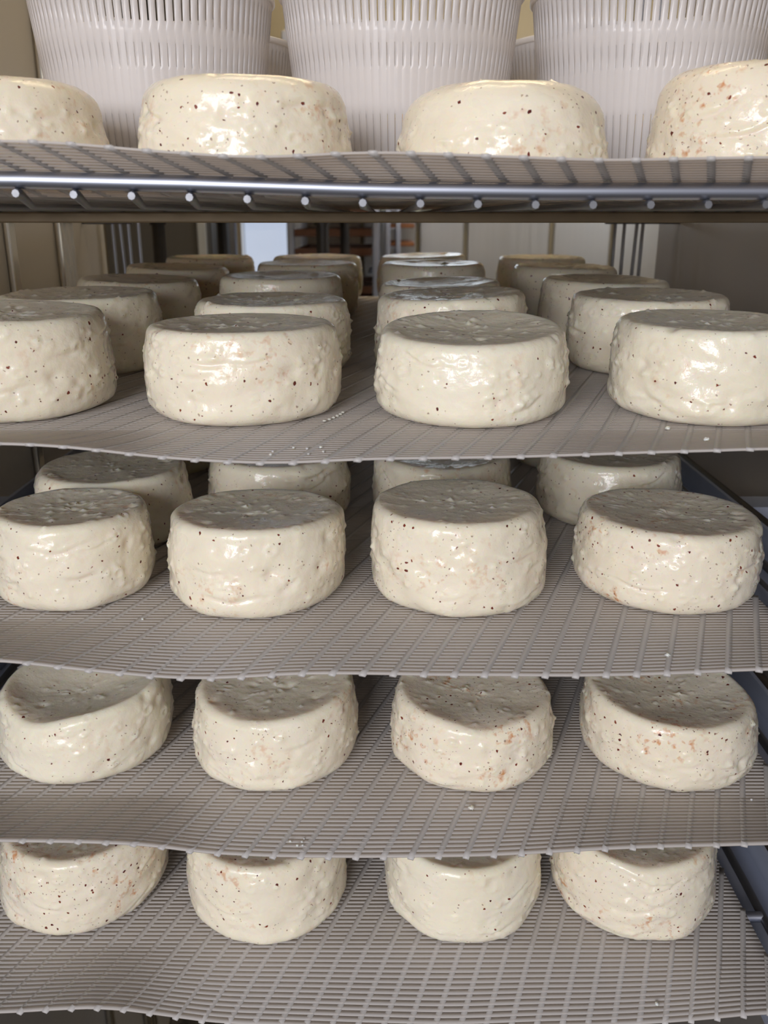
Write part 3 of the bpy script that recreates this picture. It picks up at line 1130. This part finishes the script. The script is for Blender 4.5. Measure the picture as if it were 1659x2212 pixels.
for k in range(9):
    if k == 3:
        continue
    z = CAM_Z - 0.30 + 0.052 * k - 0.0099
    t = empty('baking_tray', (0, 0, z))
    pos = ['lowest', 'second lowest', 'third lowest', '', 'fifth', 'sixth', 'seventh', 'second highest', 'highest'][k]
    tag(t, f'brown baking tray in the trolley, {pos} runner level', 'tray', 'brown trays in the trolley')
    a, b_ = tx0 + 0.012, tx1 - 0.012
    ex = 0.0
    MB().box(a, b_, TY - 0.03 + ex, TY + 0.40, 0, 0.002).build('tray_floor', TRAY_COPPER, t)
    rm = MB()
    rm.box(a, b_, TY - 0.033, TY - 0.03, 0, 0.02).box(a, b_, TY + 0.40, TY + 0.403, 0, 0.02)
    rm.box(a - 0.001, a + 0.002, TY - 0.03, TY + 0.40, 0, 0.02).box(b_ - 0.002, b_ + 0.001, TY - 0.03, TY + 0.40, 0, 0.02)
    rm.build('tray_rim', TRAY_COPPER, t)

# second, orange-tray trolley standing further right
tr2 = empty('tray_trolley', (0, 0, 0))
tag(tr2, 'narrow trolley of orange wooden boards beside the tray trolley', 'trolley')
TY2 = 2.72
ux0, ux1, ux2 = on_y(838, 520, TY2)[0], on_y(860, 520, TY2)[0], on_y(896, 520, TY2)[0]
for (x, y) in ((ux0, TY2), (ux1, TY2), (ux0, TY2 + 0.34), (ux1, TY2 + 0.34)):
    MB().box(x - 0.007, x + 0.007, y - 0.007, y + 0.007, 0.0, 1.72).build('upright', RAIL_STEEL, tr2, bevel=0.002)
for z in (0.09, 1.71):
    MB().box(ux0, ux1, TY2, TY2 + 0.34, z - 0.012, z).build('frame', RAIL_STEEL, tr2)
BOARD = simple_mat('orange_board', (0.34, 0.13, 0.045), 0.45, 0.0, 0.2, 25, 0.25)
for k in range(9):
    z = CAM_Z - 0.30 + 0.052 * k + 0.012
    MB().box(ux0 - 0.004, ux1 + 0.004, TY2 + 0.007, TY2 + 0.333, z - 0.004, z - 0.001).build('board_support', RAIL_STEEL, tr2)
    o = MB().box(0, ux2 - ux0, 0, 0.30, 0, 0.012).build('wooden_board', BOARD, None, (ux0, TY2 + 0.015, z - 0.0008), bevel=0.002)
    pos = ['lowest', 'second lowest', 'third lowest', 'fourth lowest', 'middle', 'fourth highest', 'third highest', 'second highest', 'highest'][k]
    tag(o, f'orange wooden board in the narrow trolley, {pos} level', 'board', 'orange boards in the narrow trolley')

# tall steel cabinet at the far left
fc = empty('steel_cupboard', (0, 0, 0))
tag(fc, 'tall dark steel cupboard behind the stand', 'cupboard')
fx0, fx1 = on_y(225, 520, 2.75)[0], on_y(455, 520, 2.75)[0]
CUP = brushed_steel('cupboard_steel', (0.15, 0.145, 0.145), 0.5, 2, 0.1, 0.2)
MB().box(fx0, fx1, 2.77, 3.1, 0, 1.9).build('body', CUP, fc)
md = fx0 + (fx1 - fx0) * 0.56
MB().box(fx0 + 0.005, md - 0.003, 2.75, 2.77, 0.1, 1.88).build('door', CUP, fc, bevel=0.003)
dr = MB().box(md + 0.003, fx1 - 0.005, 2.75, 2.77, 0.1, 1.88).build('door', CUP, fc, bevel=0.003)
MB().box(fx1 - 0.036, fx1 - 0.010, 2.735, 2.75, 0.5, 1.7).build('pull_strip', WHITE_DOOR, dr, bevel=0.003)

# aluminium door frame profiles beside the window
for (a, b_, mt) in ((496, 508, RAIL_STEEL), (512, 522, STRIP_STEEL)):
    x0_, x1_ = on_y(a, 520, 2.95)[0], on_y(b_, 520, 2.95)[0]
    o = MB().box(x0_, x1_, 2.95, 3.0, 0, CEIL).build('trim_%d' % (4 if a < 510 else 5), mt)
    struct(o)

# warm tube lamp on the ceiling of the far room
lamp = empty('ceiling_lamp', (0.1, 1.95, CEIL))
tag(lamp, 'warm tube lamp on the ceiling of the room behind', 'lamp')
MB().box(-0.6, 0.6, -0.06, 0.06, -0.03, 0).build('housing', WALL_STEEL, lamp)
MB().tube([(-0.55, 0, -0.05), (0.55, 0, -0.05)], 0.018, 12).build('tube', emission_mat('warm_tube', (1.0, 0.80, 0.50), 30.0), lamp, smooth=True)

# warm tube lamp under the roof of the cabinet
lamp = empty('cabinet_lamp', (0, 0.78, 2.1))
tag(lamp, 'warm tube lamp under the roof of the cabinet', 'lamp')
MB().box(-0.28, 0.28, -0.025, 0.025, -0.02, 0).build('housing', WALL_STEEL, lamp)
MB().tube([(-0.25, 0, -0.035), (0.25, 0, -0.035)], 0.012, 12).build('tube', emission_mat('cabinet_tube', (1.0, 0.80, 0.50), 34.0), lamp, smooth=True)
